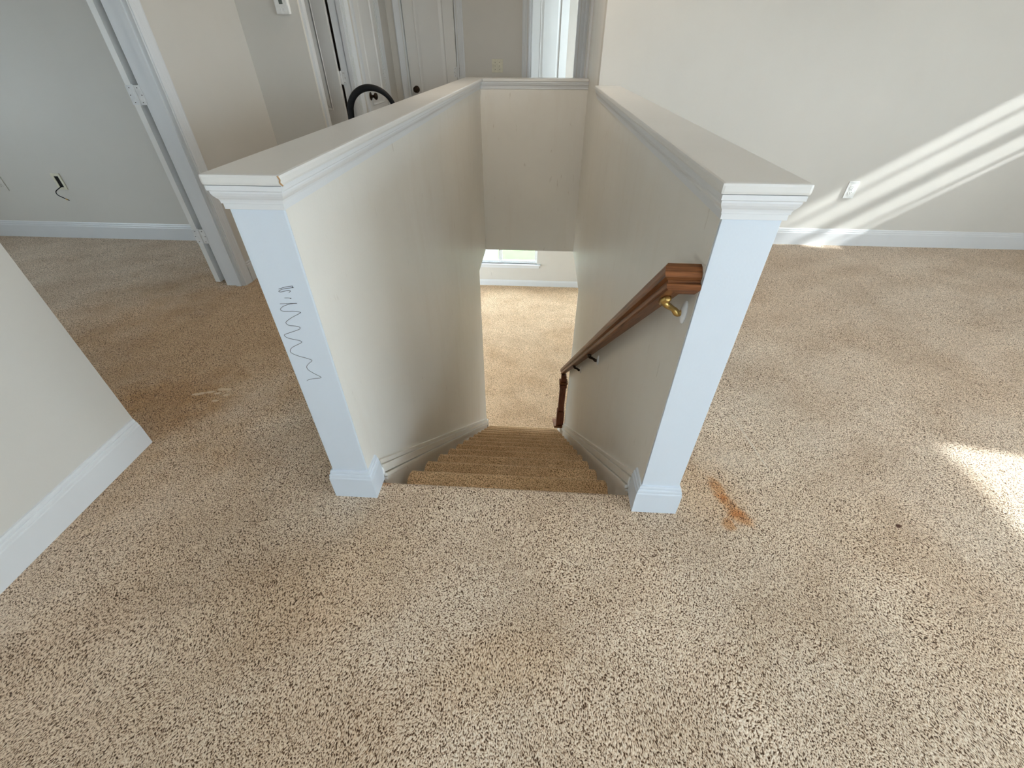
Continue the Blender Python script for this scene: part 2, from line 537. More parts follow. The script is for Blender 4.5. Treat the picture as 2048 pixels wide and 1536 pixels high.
# ------------------------------------------------------------------ windows
def window(name, axis, c, thick, u0, u1, z0, z1, inward, rows=(), cols=(), label=None, vinyl=0.045, rail=None, sill=True):
    """axis 'X' wall normal X at coordinate c (inner face) ; inward = +-1 direction into the room"""
    mid = c - inward * thick * 0.6
    def P(u, t, z):
        return (t, u, z) if axis == 'X' else (u, t, z)
    def bx(nm, ua, ub, ta, tb, za, zb, parent, material='vinyl', bev=0.0):
        t0, t1 = min(ta, tb), max(ta, tb)
        if axis == 'X':
            return box(nm, t0, t1, ua, ub, za, zb, material, parent, bev)
        return box(nm, ua, ub, t0, t1, za, zb, material, parent, bev)
    root = empty(name, P((u0 + u1) / 2, mid, z0))
    inv = Matrix.Translation(-root.location)
    made = []
    f = vinyl
    made += [bx('frame', u0, u0 + f, mid - 0.03, mid + 0.03, z0, z1, root), bx('frame', u1 - f, u1, mid - 0.03, mid + 0.03, z0, z1, root),
             bx('frame', u0 + f, u1 - f, mid - 0.03, mid + 0.03, z0, z0 + f, root), bx('frame', u0 + f, u1 - f, mid - 0.03, mid + 0.03, z1 - f, z1, root)]
    for r_ in rows:
        h2 = r_[1] / 2
        made.append(bx('rail' if r_[1] > 0.03 else 'muntin', u0 + f, u1 - f, mid - 0.015, mid + 0.015, r_[0] - h2, r_[0] + h2, root))
    for q in cols:
        made.append(bx('muntin', q[0] - q[1] / 2, q[0] + q[1] / 2, mid - 0.012, mid + 0.012, z0 + f, z1 - f, root))
    made.append(bx('pane', u0 + f * 0.8, u1 - f * 0.8, mid - 0.003, mid + 0.003, z0 + f * 0.8, z1 - f * 0.8, root, 'glass'))
    if sill:
        made.append(bx('sill', u0 - 0.075, u1 + 0.075, c - inward * thick * 0.3, c + inward * 0.045, z0 - 0.022, z0, root, 'trim', 0.004))
        made.append(bx('apron', u0 - 0.05, u1 + 0.05, c, c + inward * 0.014, z0 - 0.085, z0 - 0.022, root, 'trim', 0.003))
    for o in made:
        o.matrix_parent_inverse = inv
    struct(root, label, 'window')
    d = (inward, 0, 0) if axis == 'X' else (0, inward, 0)
    out = c - inward * (thick + 0.03)
    portal(*P((u0 + u1) / 2, out, (z0 + z1) / 2), (u1 - u0), (z1 - z0), d)
    return root

WA = (-2.1, 0.84, 0.60, 2.17)
WB = (3.17, 3.62, 1.50, 2.16)
WK1 = (-0.3, 0.5, 0.9, 2.0)
WK2 = (1.6, 3.0, 0.75, 2.0)
WL = (0.3, 1.9, 0.8, 2.1)
WR4 = (5.75, 7.0, 0.4, 2.2)
window('window_1', 'X', XE, 0.12, *WA, -1, rows=((1.25, 0.05),), cols=((-0.63, 0.07),), label='white window in the east wall letting a sun patch onto the carpet')
window('window_2', 'X', XE, 0.12, *WB, -1, rows=((2.0, 0.014), (1.805, 0.075), (1.625, 0.014)), label='short barred window high in the east wall beside the long white wall', vinyl=0.02)
window('window_3', 'Y', -2.5, 0.12, *WK1, 1, rows=((1.45, 0.05),), label='broad window in the south wall facing the left stair post')
window('window_4', 'Y', -2.5, 0.12, *WK2, 1, rows=((1.45, 0.05),), label='broad window in the south wall near the east corner')
window('window_5', 'X', -5.6, 0.12, *WL, 1, rows=((1.45, 0.05),), label='window in the west wall of the side room')
window('window_6', 'X', 1.5, 0.12, *WR4, -1, rows=((1.35, 0.05),), label='window lighting the room behind the hall')

# ------------------------------------------------------------------ structure: upper storey
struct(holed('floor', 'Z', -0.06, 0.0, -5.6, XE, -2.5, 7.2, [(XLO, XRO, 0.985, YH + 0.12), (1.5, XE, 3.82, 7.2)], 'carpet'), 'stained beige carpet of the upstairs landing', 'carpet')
struct(holed('ceiling', 'Z', H, H + 0.15, -5.75, XE + 0.15, -2.65, 7.35, [(1.62, 5, 3.83, 7.4)], 'ceiling'), 'white ceiling above the landing', 'ceiling')
struct(holed('wall_east', 'X', XE, XE + 0.12, -2.62, 3.82, -0.06, H, [WA, WB], 'wall'), 'east wall with sunny windows', 'wall')
struct(holed('wall_south', 'Y', -2.62, -2.5, -5.6, XE, -0.06, H, [WK1, WK2], 'wall'), 'south wall with two broad windows', 'wall')
struct(holed('wall_west', 'X', -5.72, -5.6, -2.62, 7.32, -0.06, H, [WL], 'wall'), 'west wall of the side room', 'wall')
struct(holed('wall_north', 'Y', 7.2, 7.32, -5.6, 1.62, -0.06, H, [], 'wall'), 'north wall of the room behind the hall', 'wall')
struct(holed('wall_right', 'Y', YR, YR + 0.115, XR, XE, 0, H, [(XR - 1, XRO, -1, HW)], 'wall'), 'long white wall crossed by slanting sun streaks', 'wall')
struct(holed('wall_north_east', 'X', 1.5, 1.62, YR + 0.115, 7.2, -0.06, H, [WR4], 'wall'), 'outer wall of the room behind the hall', 'wall')

# near left wall with its short return
bm = bmesh.new()
poly = [(XN, -2.5), (XN, 1.155), (-2.146, 1.155), (-2.146, 1.04), (XN - 0.12, 1.04), (XN - 0.12, -2.5)]
extrude_poly(bm, [(x, y, 0) for x, y in poly], (0, 0, H))
struct(from_bm('wall_near_left', bm, 'wall'), 'plain off-white wall end standing near the left post', 'wall')
baseboard('baseboard_near_left', [(XN, 1.155), (XN, -2.5)][::-1] and [(XN, 1.152), (XN, -2.5)], label='tall white baseboard along the plain off-white wall end')

struct(holed('wall_doorway_left', 'X', XD - 0.126, XD, 1.155, 3.66, 0, H, [(1.155, YJ, 0, 2.05)], 'wall'), 'wall beside the open white door, streaked with light', 'wall')
struct(holed('wall_side_room', 'Y', YLB, YLB + 0.112, -5.6, XD - 0.126, 0, H, [], 'wall'), 'side room wall with an empty cable outlet', 'wall')
struct(holed('wall_thermostat', 'Y', 3.57, 3.66, XD, XH, 0, H, [], 'wall'), 'short wall carrying the thermostat', 'wall')
D1 = (3.66, 4.385, 0, 2.05)
D2 = (4.60, 5.20, 0, 2.05)
struct(holed('wall_hall_left', 'X', XH - 0.115, XH, 3.66, YB, 0, H, [D1, D2], 'wall'), 'left hall wall with two white doors', 'wall')
D3 = (-1.465, -0.905, 0, 2.05)
D4 = (-0.185, 0.33, 0, 2.05)
struct(holed('wall_hall_back', 'Y', YB, YB + 0.11, XH - 0.115, XRO, 0, H, [D3, D4], 'wall'), 'beige back wall of the hall with a double switch', 'wall')
struct(holed('wall_room_one', 'Y', YB, YB + 0.11, -5.6, XH - 0.115, 0, H, [], 'wall'), 'back wall of the bedroom off the hall', 'wall')

# stairwell walls (half walls above, full walls below)
D5 = (4.84, 5.46, 0, 2.05)
wl = struct(holed('wall_stair_left', 'X', XLO, XL, YF, YH + 0.12, ZB, HW, [(3.97, YH + 0.2, ZB, ZC)], 'stairwall'), 'left half wall of the stairwell with white capped end post', 'half wall')
wr = struct(holed('wall_stair_right', 'X', XR, XRO, YF, YB, ZB, H, [(YF, YR + 0.115, HW, H), (3.60, YB, ZB, ZC), D5], 'stairwall'), 'right half wall of the stairwell carrying the oak handrail', 'half wall')
wh = struct(holed('wall_stair_header', 'Y', YH, YH + 0.12, XL, XR, ZC, HW, [], 'stairwall'), 'grey header wall closing the stairwell above the lower opening', 'half wall')

# caps: slab with eased edge plus crown moulding, white end boards, base blocks
OV = 0.026
CAPT = 0.0225
def cap_slab(name, x0, x1, y0, y1, parent):
    return box(name, x0, x1, y0, y1, HW, HW + CAPT, 'cap', parent, 0.006)
cap_slab('cap', XLO - OV, XL + OV, YF - 0.030, YH + 0.12 + OV, wl)
cap_slab('cap', XR - OV, XRO + OV, YF - 0.030, YR - 0.001, wr)
cap_slab('cap', XL + OV + 0.0005, XR - 0.001, YH - OV, YH + 0.12 + OV, wh)
CROWN = [(0, HW), (0.021, HW), (0.021, HW - 0.010), (0.0175, HW - 0.0125), (0.0175, HW - 0.0165), (0.0155, HW - 0.022), (0.0125, HW - 0.027), (0.0095, HW - 0.031), (0.0082, HW - 0.036), (0.0082, HW - 0.0395), (0.0058, HW - 0.0405), (0.0058, HW - 0.052), (0, HW - 0.054)]
def moulding(name, path, parent, prof=CROWN):
    bm = bmesh.new()
    sweep_xy(bm, path, prof)
    return from_bm(name, bm, 'trim', parent)
FR = YF - 0.008
moulding('cap_molding', [(XL, YH), (XL, FR), (XLO, FR), (XLO, YH + 0.12)], wl)
moulding('cap_molding', [(XRO, YR), (XRO, FR), (XR, FR), (XR, YR)], wr)
moulding('cap_molding', [(XR, YH), (XL, YH)], wh)
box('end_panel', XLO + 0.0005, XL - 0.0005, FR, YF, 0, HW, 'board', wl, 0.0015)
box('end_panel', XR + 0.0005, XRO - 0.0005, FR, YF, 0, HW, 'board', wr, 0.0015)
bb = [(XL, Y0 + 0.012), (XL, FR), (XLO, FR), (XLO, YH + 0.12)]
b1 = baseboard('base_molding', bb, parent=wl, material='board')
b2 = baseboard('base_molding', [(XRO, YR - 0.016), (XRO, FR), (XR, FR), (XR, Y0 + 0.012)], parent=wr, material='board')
# chipped corner on the left cap
bm = bmesh.new()
tube(bm, catmull([(XL + OV - 0.004, YF - 0.0305, HW + 0.021), (XL + OV - 0.001, YF - 0.0302, HW + 0.014), (XL + OV - 0.0025, YF - 0.0305, HW + 0.008), (XL + OV + 0.0004, YF - 0.027, HW + 0.001)], 4), 0.0016, 6)
o = from_bm('chipped_edge', bm, 'chip', wl)
o['label'] = 'brown chip in the white paint'

# pen scribble on the left post (px frame of the photograph mapped on the board)
SCR = [[(557.5, 578), (571, 574), (585, 572), (584, 575), (587, 575.5), (571, 577), (561, 580), (557.5, 583), (563, 584), (575, 581), (581, 582), (578, 585)],
       [(569, 596), (576, 596), (582.5, 596.5), (580, 597.5)],
       [(560, 607.5), (575, 607), (594, 606.5), (580, 608), (566, 613), (561, 619), (567, 622.5), (587, 622.5), (600.5, 624.5), (599, 627), (584, 635), (573, 643), (572.5, 647), (579, 651), (593, 652.5), (600, 655), (598, 659), (584, 664), (571, 668.5), (569, 671.5), (577, 676.5), (596, 680.5), (603.5, 683.5), (600, 687), (586, 694), (580.5, 700), (583, 706), (597, 712), (615, 717), (624, 721), (618, 727), (613.5, 733), (617, 740), (630, 748), (642.5, 755), (630, 757), (619, 759), (614, 761.5)]]
pitch, yaw, roll, FPX = 0.669518, 0.0605717, 0.0020312, 849.086
def unproject_y(px, py, Y):
    m = scene.camera.matrix_world.to_3x3()
    d = m @ Vector(((px - 1024) / FPX, -(py - 768) / FPX, -1))
    return scene.camera.matrix_world.translation + d * (Y / d.y)
bm = bmesh.new()
for s in SCR:
    pts = catmull([unproject_y(px, py, FR - 0.0003) for px, py in s], 5)
    tube(bm, pts, 0.0006, 5)
o = from_bm('pen_scribble', bm, 'ink', wl)
o['label'] = 'thin black pen scribble zigzagging down the white post'

# baseboards upstairs
baseboard('baseboard_right', [(XE, YR), (XRO + 0.016, YR)], label='white baseboard under the sun-streaked wall')
baseboard('baseboard_side_room', [(XD - 0.126, YLB), (-5.6, YLB)], label='white baseboard of the side room below the cable outlet')
baseboard('baseboard_doorway_left', [(XD, 3.57), (XD, YJ + 0.078)], label='short grey baseboard between the door casing and the hall corner')
baseboard('baseboard_thermostat', [(XH - 0.02, 3.57), (XD, 3.57)], label='baseboard under the thermostat')
baseboard('baseboard_hall_left', [(XH, D2[0] - 0.075), (XH, D1[1] + 0.075)], label='baseboard between the two hall doors')
baseboard('baseboard_hall_back', [(D4[0] - 0.075, YB), (D3[1] + 0.075, YB)], label='baseboard under the double switch')

# ------------------------------------------------------------------ doors
def casing_profile(w=0.062):
    # (across, proud)
    return [(0, 0), (w, 0), (w, 0.017), (w - 0.010, 0.018), (w - 0.016, 0.015), (w - 0.022, 0.0145), (0.024, 0.011), (0.018, 0.011), (0.012, 0.0085), (0.004, 0.008), (0, 0.006)]

def casing(parent, axis, c, out, u0, u1, zt, sides=(True, True), w=0.062):
    """door casing on wall face c (normal direction out) around opening u0..u1"""
    bm = bmesh.new()
    pr = casing_profile(w)
    def P(u, t, z):
        return (c + out * t, u, z) if axis == 'X' else (u, c + out * t, z)
    rv = 0.005
    if sides[0]:
        extrude_poly(bm, [P(u0 - rv - a, t, 0) for a, t in pr], (0, 0, zt + w))
    if sides[1]:
        extrude_poly(bm, [P(u1 + rv + a, t, 0) for a, t in pr], (0, 0, zt + w))
    vec = (0, u1 - u0 + 2 * rv, 0) if axis == 'X' else (u1 - u0 + 2 * rv, 0, 0)
    extrude_poly(bm, [P(u0 - rv, t, zt + rv + a) for a, t in pr], vec)
    return from_bm('casing', bm, 'trim', parent)

def jamb(parent, axis, t0, t1, u0, u1, zt, stop_t, sides=(True, True)):
    bm = bmesh.new()
    j = 0.016
    def B(ua, ub, ta, tb, za, zb):
        if axis == 'X':
            add_box(bm, ta, tb, ua, ub, za, zb)
        else:
            add_box(bm, ua, ub, ta, tb, za, zb)
    if sides[0]:
        B(u0, u0 + j, t0, t1, 0, zt); B(u0 + j, u0 + j + 0.011, stop_t, stop_t + 0.034, 0, zt - j)
    if sides[1]:
        B(u1 - j, u1, t0, t1, 0, zt); B(u1 - j - 0.011, u1 - j, stop_t, stop_t + 0.034, 0, zt - j)
    B(u0 + j, u1 - j, t0, t1, zt - j, zt)
    return from_bm('jamb', bm, 'trim', parent)

def door_leaf(parent, hinge, ang, width, height=2.025, t=0.035, knob=True, flip=1, hinges=True, hinge_side=-1):
    """leaf in local space: hinge at x=0, runs +x, thickness centred on y; two moulded panels"""
    lf = bpy.data.objects.new('leaf', bpy.data.meshes.new('leaf'))
    COL.objects.link(lf)
    lf.parent = parent
    lf.matrix_parent_inverse = Matrix.Translation(-parent.location)
    lf.location = hinge
    lf.rotation_euler = (0, 0, ang)
    bm = bmesh.new()
    st = 0.105
    us = [0.003, st, width - st, width - 0.003]
    zs = [0.012, 0.21, 0.70, 0.865, height - 0.13, height]
    pan = {(1, 1), (1, 3)}
    for s in (-1, 1):
        y = s * t / 2
        for i in range(3):
            for j in range(5):
                if (i, j) in pan:
                    continue
                bm.faces.new([bm.verts.new(p) for p in ((us[i], y, zs[j]), (us[i + 1], y, zs[j]), (us[i + 1], y, zs[j + 1]), (us[i], y, zs[j + 1]))])
    for a, b_ in (((us[0], zs[0]), (us[3], zs[0])), ((us[3], zs[0]), (us[3], zs[5])), ((us[3], zs[5]), (us[0], zs[5])), ((us[0], zs[5]), (us[0], zs[0]))):
        bm.faces.new([bm.verts.new(p) for p in ((a[0], -t / 2, a[1]), (b_[0], -t / 2, b_[1]), (b_[0], t / 2, b_[1]), (a[0], t / 2, a[1]))])
    bmesh.ops.remove_doubles(bm, verts=bm.verts, dist=1e-5)
    bmesh.ops.recalc_face_normals(bm, faces=bm.faces)
    bm.to_mesh(lf.data)
    bm.free()
    lf.data.materials.append(M['door'])
    for (i, j) in sorted(pan):
        bm = bmesh.new()
        for s in (-1, 1):
            levels = [(0, t / 2), (0.006, t / 2 + 0.003), (0.014, t / 2 - 0.007), (0.022, t / 2 - 0.008), (0.05, t / 2 - 0.003)]
            prev = None
            for ins, y in levels:
                ring = [bm.verts.new(p) for p in ((us[1] + ins, s * y, zs[j] + ins), (us[2] - ins, s * y, zs[j] + ins), (us[2] - ins, s * y, zs[j + 1] - ins), (us[1] + ins, s * y, zs[j + 1] - ins))]
                if prev:
                    for k in range(4):
                        bm.faces.new((prev[k], prev[(k + 1) % 4], ring[(k + 1) % 4], ring[k]))
                prev = ring
            bm.faces.new(prev)
        p = from_bm('panel', bm, 'door', lf)
    if knob:
        for s in (-1, 1):
            bm = bmesh.new()
            lathe(bm, [(0, 0.033), (0.004, 0.033), (0.008, 0.028), (0.010, 0.014), (0.026, 0.011), (0.032, 0.016), (0.040, 0.026), (0.050, 0.029), (0.060, 0.025), (0.066, 0.012), (0.067, 0.002)], (width - 0.06, s * t / 2, 0.945), (0, s, 0))
            k = from_bm('knob', bm, 'bronze', lf, True)
            k['label'] = 'dark bronze round knob'
    return lf

def hinge_set(parent, x, y, axis_dir, leaf_dir, zs=(0.339, 1.098, 1.80)):
    """three-knuckle butt hinges; two leaves lie along +-leaf_dir from the pin"""
    for z in zs:
        bm = bmesh.new()
        ld = Vector(leaf_dir).normalized()
        nd = Vector(axis_dir).normalized()
        for k in range(3):
            lathe(bm, [(0, 0.0055), (0.028, 0.0055)], (x, y, z - 0.0445 + k * 0.0303), (0, 0, 1), 10)
        lathe(bm, [(0, 0.004), (0.096, 0.004)], (x, y, z - 0.048), (0, 0, 1), 8)
        for s in (-1, 1):
            a = Vector((x, y, 0)) + ld * (s * 0.006)
            c = Vector((x, y, 0)) + ld * (s * 0.040)
            pts = [(*(a.xy - nd.xy * 0.001), z - 0.0445), (*(c.xy - nd.xy * 0.001), z - 0.0445), (*(c.xy - nd.xy * 0.001), z + 0.0445), (*(a.xy - nd.xy * 0.001), z + 0.0445)]
            extrude_poly(bm, pts, nd * 0.003)
        h_ = from_bm('hinge', bm, 'hinge', parent)
        h_.matrix_parent_inverse = Matrix.Translation(-parent.location)
        # screws
        for s in (-1, 1):
            for q, dz in ((0.018, -0.033), (0.028, 0.0), (0.018, 0.033)):
                bm = bmesh.new()
                c = Vector((x, y, z + dz)) + ld * (s * (q + 0.004)) + nd * 0.0021
                lathe(bm, [(0, 0.0028), (0.0006, 0.0026)], c, nd, 8)
                from_bm('screw', bm, 'bronze', h_)

def door(name, loc, label):
    o = empty(name, loc)
    struct(o, label, 'door')
    return o

def fixp(parent, objs):
    for o in objs:
        o.matrix_parent_inverse = Matrix.Translation(-parent.location)

# open door to the side room, folded back against the wall
d = door('door_1', (-2.10, YJ, 0), 'open white door folded back into the side room, edge on with two hinges')
fixp(d, [casing(d, 'X', XD, 1, 1.155, YJ, 2.05, (False, True)), casing(d, 'X', XD - 0.126, -1, 1.155, YJ + 0.004, 2.05, (False, True)),
         jamb(d, 'X', XD - 0.127, XD + 0.001, 1.155, YJ + 0.012, 2.05, XD - 0.055, (False, True))])
door_leaf(d, (XD - 0.126 - 0.078, YJ + 0.018, 0), math.radians(85.6), 0.76)
hinge_set(d, XD - 0.126 - 0.036, YJ - 0.004, (0, -1, 0), (1, 0, 0))
# bedroom door off the hall, standing open
d = door('door_2', (XH - 0.06, 4.0, 0), 'open panelled door in shade beside the thermostat wall')
fixp(d, [casing(d, 'X', XH, 1, D1[0], D1[1], 2.05), jamb(d, 'X', XH - 0.116, XH + 0.001, D1[0], D1[1], 2.05, XH - 0.05)])
door_leaf(d, (XH - 0.13, D1[1] - 0.042, 0), math.radians(180), 0.72, knob=False)
hinge_set(d, XH - 0.122, D1[1] - 0.0215, (0, -1, 0), (1, 0, 0))
# narrow closet door, shut
d = door('door_3', (XH, 4.9, 0), 'shut narrow white closet door with round bronze knob near the black hose')
fixp(d, [casing(d, 'X', XH, 1, D2[0], D2[1], 2.05), jamb(d, 'X', XH - 0.116, XH + 0.001, D2[0], D2[1], 2.05, XH - 0.09)])
door_leaf(d, (XH - 0.022, D2[1] - 0.018, 0), math.radians(-90), D2[1] - D2[0] - 0.038)
hinge_set(d, XH + 0.001, D2[1] - 0.018, (1, 0, 0), (0, 1, 0))
# closet door at the end of the hall
d = door('door_4', (-1.18, YB, 0), 'shut grey closet door at the hall end with knob on its left')
fixp(d, [casing(d, 'Y', YB, -1, D3[0], D3[1], 2.05), jamb(d, 'Y', YB - 0.001, YB + 0.111, D3[0], D3[1], 2.05, YB + 0.055)])
door_leaf(d, (D3[1] - 0.022, YB + 0.026, 0), math.radians(180), D3[1] - D3[0] - 0.042)
hinge_set(d, D3[1] - 0.018, YB + 0.002, (0, -1, 0), (1, 0, 0))
# bright door standing ajar into the sunny room
d = door('door_5', (0.07, YB, 0), 'bright white door ajar into the sunny room at the hall end')
fixp(d, [casing(d, 'Y', YB, -1, D4[0], D4[1], 2.05, (True, True), 0.050), jamb(d, 'Y', YB - 0.001, YB + 0.111, D4[0], D4[1], 2.05, YB + 0.03)])
door_leaf(d, (D4[0] + 0.03, YB + 0.115, 0), math.radians(40), 0.50, knob=False)
hinge_set(d, D4[0] + 0.018, YB + 0.112, (1, 0, 0), (0, 1, 0))
# door on the right side of the hall
d = door('door_6', (XR, 5.1, 0), 'shaded door seen at a grazing angle on the right of the hall')
fixp(d, [casing(d, 'X', XR, -1, D5[0], D5[1], 2.05), jamb(d, 'X', XR - 0.001, XRO + 0.001, D5[0], D5[1], 2.05, XR + 0.05)])
door_leaf(d, (XR + 0.03, D5[1] - 0.018, 0), math.radians(-90), D5[1] - D5[0] - 0.038, knob=False)

# ------------------------------------------------------------------ staircase
stairs = empty('staircase', (0, Y0, 0))
tag(stairs, 'straight flight of brown carpeted steps going down between the half walls', 'staircase')
SX0, SX1 = -0.535, 0.345
def step_profile(r=0.022, nose=0.034, run=RUN, rise=RISE):
    """(y,z) section of one carpeted step: nose at (0,0), tread behind, riser below set back"""
    pts = [(-run - 0.004, -0.011)]
    for k in range(9):
        a = math.pi / 2 - math.pi * k / 8
        pts.append((-r + r * math.cos(a) + 0.0, -r + r * math.sin(a)))
    pts.insert(1, (-0.075, -0.011))
    pts.insert(2, (-0.045, -0.005))
    pts += [(-nose, -2 * r - 0.004), (-nose, -rise - 0.03), (-run - 0.004, -rise - 0.03)]
    return pts
def make_step(last=False):
    bm = bmesh.new()
    pr = step_profile()
    n = 12
    rings = []
    xs = [SX0, SX0 + 0.008] + [SX0 + 0.008 + (SX1 - SX0 - 0.016) * k / n for k in range(1, n)] + [SX1 - 0.008, SX1]
    for i, x in enumerate(xs):
        sh = 0.008 if i in (0, len(xs) - 1) else 0.0
        rings.append([bm.verts.new((x, y - (sh if 3 <= k <= 11 else 0) + random.uniform(-.001, .001), z - (sh if 3 <= k <= 6 else 0))) for k, (y, z) in enumerate(pr)])
    m = len(pr)
    for i in range(len(rings) - 1):
        for k in range(m):
            bm.faces.new((rings[i][k], rings[i][(k + 1) % m], rings[i + 1][(k + 1) % m], rings[i + 1][k]))
    bm.faces.new(rings[0])
    bm.faces.new(list(reversed(rings[-1])))
    bmesh.ops.recalc_face_normals(bm, faces=bm.faces)
    me = bpy.data.meshes.new('step')
    bm.to_mesh(me)
    bm.free()
    me.materials.append(M['carpet_stair'])
    return me
sme = make_step()
for i in range(1, 14):
    o = bpy.data.objects.new('step', sme)
    COL.objects.link(o)
    o.parent = stairs
    o.location = (0, RUN * i, -RISE * i)
# landing edge: carpet rolled over the top nose, full width between the posts
bm = bmesh.new()
pr = [(-0.035, 0.0)]
for k in range(9):
    a = math.pi / 2 - math.pi * k / 8
    pr.append((-0.019 + 0.019 * math.cos(a), -0.019 + 0.019 * math.sin(a) + 0.0004))
pr += [(-0.028, -0.042), (-0.028, -RISE - 0.03), (-0.035, -RISE - 0.03)]
extrude_poly(bm, [(XL + 0.001, y + Y0, z) for y, z in pr], (XR - XL - 0.002, 0, 0))
o = from_bm('landing_nose', bm, 'carpet', bpy.data.objects['floor'])

# sloping skirt boards with moulded top
SL = RISE / RUN
def skirt(name, xw, side, y1, label):
    """board on wall face xw; side = direction into the stairwell"""
    root = empty(name, (xw, Y0, 0))
    struct(root, label, 'skirt board')
    ya = Y0 + 0.020
    L = lambda y, dz: -SL * (y - Y0) + dz
    def slab(nm, dza, dzb, th, bev):
        bm = bmesh.new()
        pts = [(xw, ya, L(ya, dza)), (xw, y1, L(y1, dza)), (xw, y1, L(y1, dzb)), (xw, ya, L(ya, dzb))]
        extrude_poly(bm, pts, (side * th, 0, 0))
        return from_bm(nm, bm, 'skirt', root)
    objs = [slab('skirt_board', 0.098, -0.34, 0.008, 0), slab('skirt_molding', 0.112, 0.092, 0.012, 0), slab('skirt_molding', 0.087, 0.046, 0.019, 0), slab('skirt_molding', 0.040, 0.022, 0.026, 0), slab('skirt_molding', 0.017, 0.000, 0.020, 0)]
    fixp(root, objs)
    return root
tr1 = skirt('trim_1', XL, 1, 3.93, 'sloping moulded skirt board along the left stair wall')
tr2 = skirt('trim_2', XR, -1, 3.60, 'sloping moulded skirt board under the handrail')
# little corner block where the left skirt ends at the lower floor
o = box('corner_block', XL, XL + 0.022, 3.93, 3.975, ZB, ZB + 0.30, 'trim', tr1)
fixp(tr1, [o])
# white filler blobs where the skirts meet the post bases
for xw, s, tr in ((XL, 1, tr1), (XR, -1, tr2)):
    bm = bmesh.new()
    bmesh.ops.create_icosphere(bm, subdivisions=2, radius=0.018)
    for v in bm.verts:
        v.co = Vector((xw + s * 0.008 + v.co.x * 0.6, Y0 + 0.022 + v.co.y * 0.7, 0.035 + v.co.z * 1.3)) + Vector((random.uniform(-1, 1), random.uniform(-1, 1), random.uniform(-1, 1))) * 0.002
    o = from_bm('paint_filler', bm, 'spackle', tr, True)
    fixp(tr, [o])

# ------------------------------------------------------------------ handrail
C1 = Vector((0.330, 0.981, 0.866))
SLR = 0.842
RD = Vector((0, 1, -SLR)).normalized()
UP = Vector((0, SLR, 1)).normalized()
yend = 3.76
P_end = Vector((0.330, yend, C1.z - SLR * (yend - C1.y)))
rail = empty('handrail', (XR, 2.3, -0.2))
tag(rail, 'worn oak handrail sloping down the right stair wall on metal brackets', 'handrail')
# section: a = lateral (away from the wall side negative), v = up
SEC = [(-0.019, -0.033), (0.019, -0.033), (0.023, -0.029), (0.023, -0.020), (0.019, -0.016), (0.019, -0.010), (0.028, -0.005), (0.0295, 0.006), (0.028, 0.020), (0.021, 0.030), (0.008, 0.033),
       (-0.008, 0.033), (-0.021, 0.030), (-0.028, 0.020), (-0.0295, 0.006), (-0.028, -0.005), (-0.019, -0.010), (-0.019, -0.016), (-0.023, -0.020), (-0.023, -0.029)]
def ring_at(bm, c, lat):
    return [bm.verts.new(c + lat * a + UP * v) for a, v in SEC]
bm = bmesh.new()
X = Vector((1, 0, 0))
back = -RD                       # direction up the slope
ra = ring_at(bm, P_end, X)
n = 40
rings = [ra]
for k in range(1, n):
    c = P_end.lerp(C1, k / n)
    rings.append([bm.verts.new(c + X * a + UP * v + Vector((random.uniform(-.0004, .0004), 0, 0))) for a, v in SEC])
# mitre ring: outer corner lies at -X and up-slope
rings.append([bm.verts.new(C1 + X * a + back * (-a) + UP * v) for a, v in SEC])
for r0, r1 in zip(rings, rings[1:]):
    for k in range(len(SEC)):
        bm.faces.new((r0[k], r0[(k + 1) % len(SEC)], r1[(k + 1) % len(SEC)], r1[k]))
bm.faces.new(rings[0])
bm.faces.new(list(reversed(rings[-1])))
o1 = from_bm('rail', bm, 'oak', rail)
bm = bmesh.new()
r0 = [bm.verts.new(C1 + X * a + back * (-a) + UP * v) for a, v in SEC]
r1 = [bm.verts.new(Vector((XR - 0.0005, C1.y, C1.z)) + back * (-a) + UP * v) for a, v in SEC]
for k in range(len(SEC)):
    bm.faces.new((r0[k], r0[(k + 1) % len(SEC)], r1[(k + 1) % len(SEC)], r1[k]))
bm.faces.new(r0)
bm.faces.new(list(reversed(r1)))
o2 = from_bm('return_end', bm, 'oak_x', rail)
fixp(rail, [o1, o2])
def bracket(yb, material, plate_mat):
    zr = C1.z - SLR * (yb - C1.y)
    top = Vector((0.330, yb, zr)) - UP * 0.033
    wall = Vector((XR, yb - 0.025, zr - 0.062))
    bm = bmesh.new()
    path = catmull([top - UP * 0.004, top - UP * 0.016 + X * 0.004, top * 0.5 + wall * 0.5 + Vector((0, 0, -0.012)), wall + Vector((-0.016, 0, -0.004)), wall + Vector((-0.002, 0, 0.004))], 5)
    tube(bm, path, 0.007, 10, [0.007 + 0.002 * abs(math.sin(i * 0.35)) for i in range(len(path))])
    b_ = from_bm('bracket', bm, material, rail, True)
    # saddle along the rail
    bm = bmesh.new()
    lathe(bm, [(-0.026, 0.004), (-0.024, 0.0095), (-0.008, 0.010), (-0.006, 0.012), (0.006, 0.012), (0.008, 0.010), (0.024, 0.0095), (0.026, 0.004)], top - UP * 0.006, RD, 12)
    s_ = from_bm('saddle', bm, material, b_, True)
    bm = bmesh.new()
    lathe(bm, [(0, 0.024), (0.004, 0.023), (0.008, 0.014), (0.010, 0.010)], wall, (-1, 0, 0), 16)
    for v in bm.verts:
        v.co.y = wall.y + (v.co.y - wall.y) * 0.75
        v.co.z = wall.z + (v.co.z - wall.z) * 1.35
    p_ = from_bm('wall_plate', bm, plate_mat, b_, True)
    p_['label'] = 'mounting plate smeared with white paint'
    fixp(rail, [b_])
bracket(1.03, 'brass', 'spackle')
bracket(2.12, 'bronze', 'spackle')
bracket(2.80, 'bronze', 'spackle')

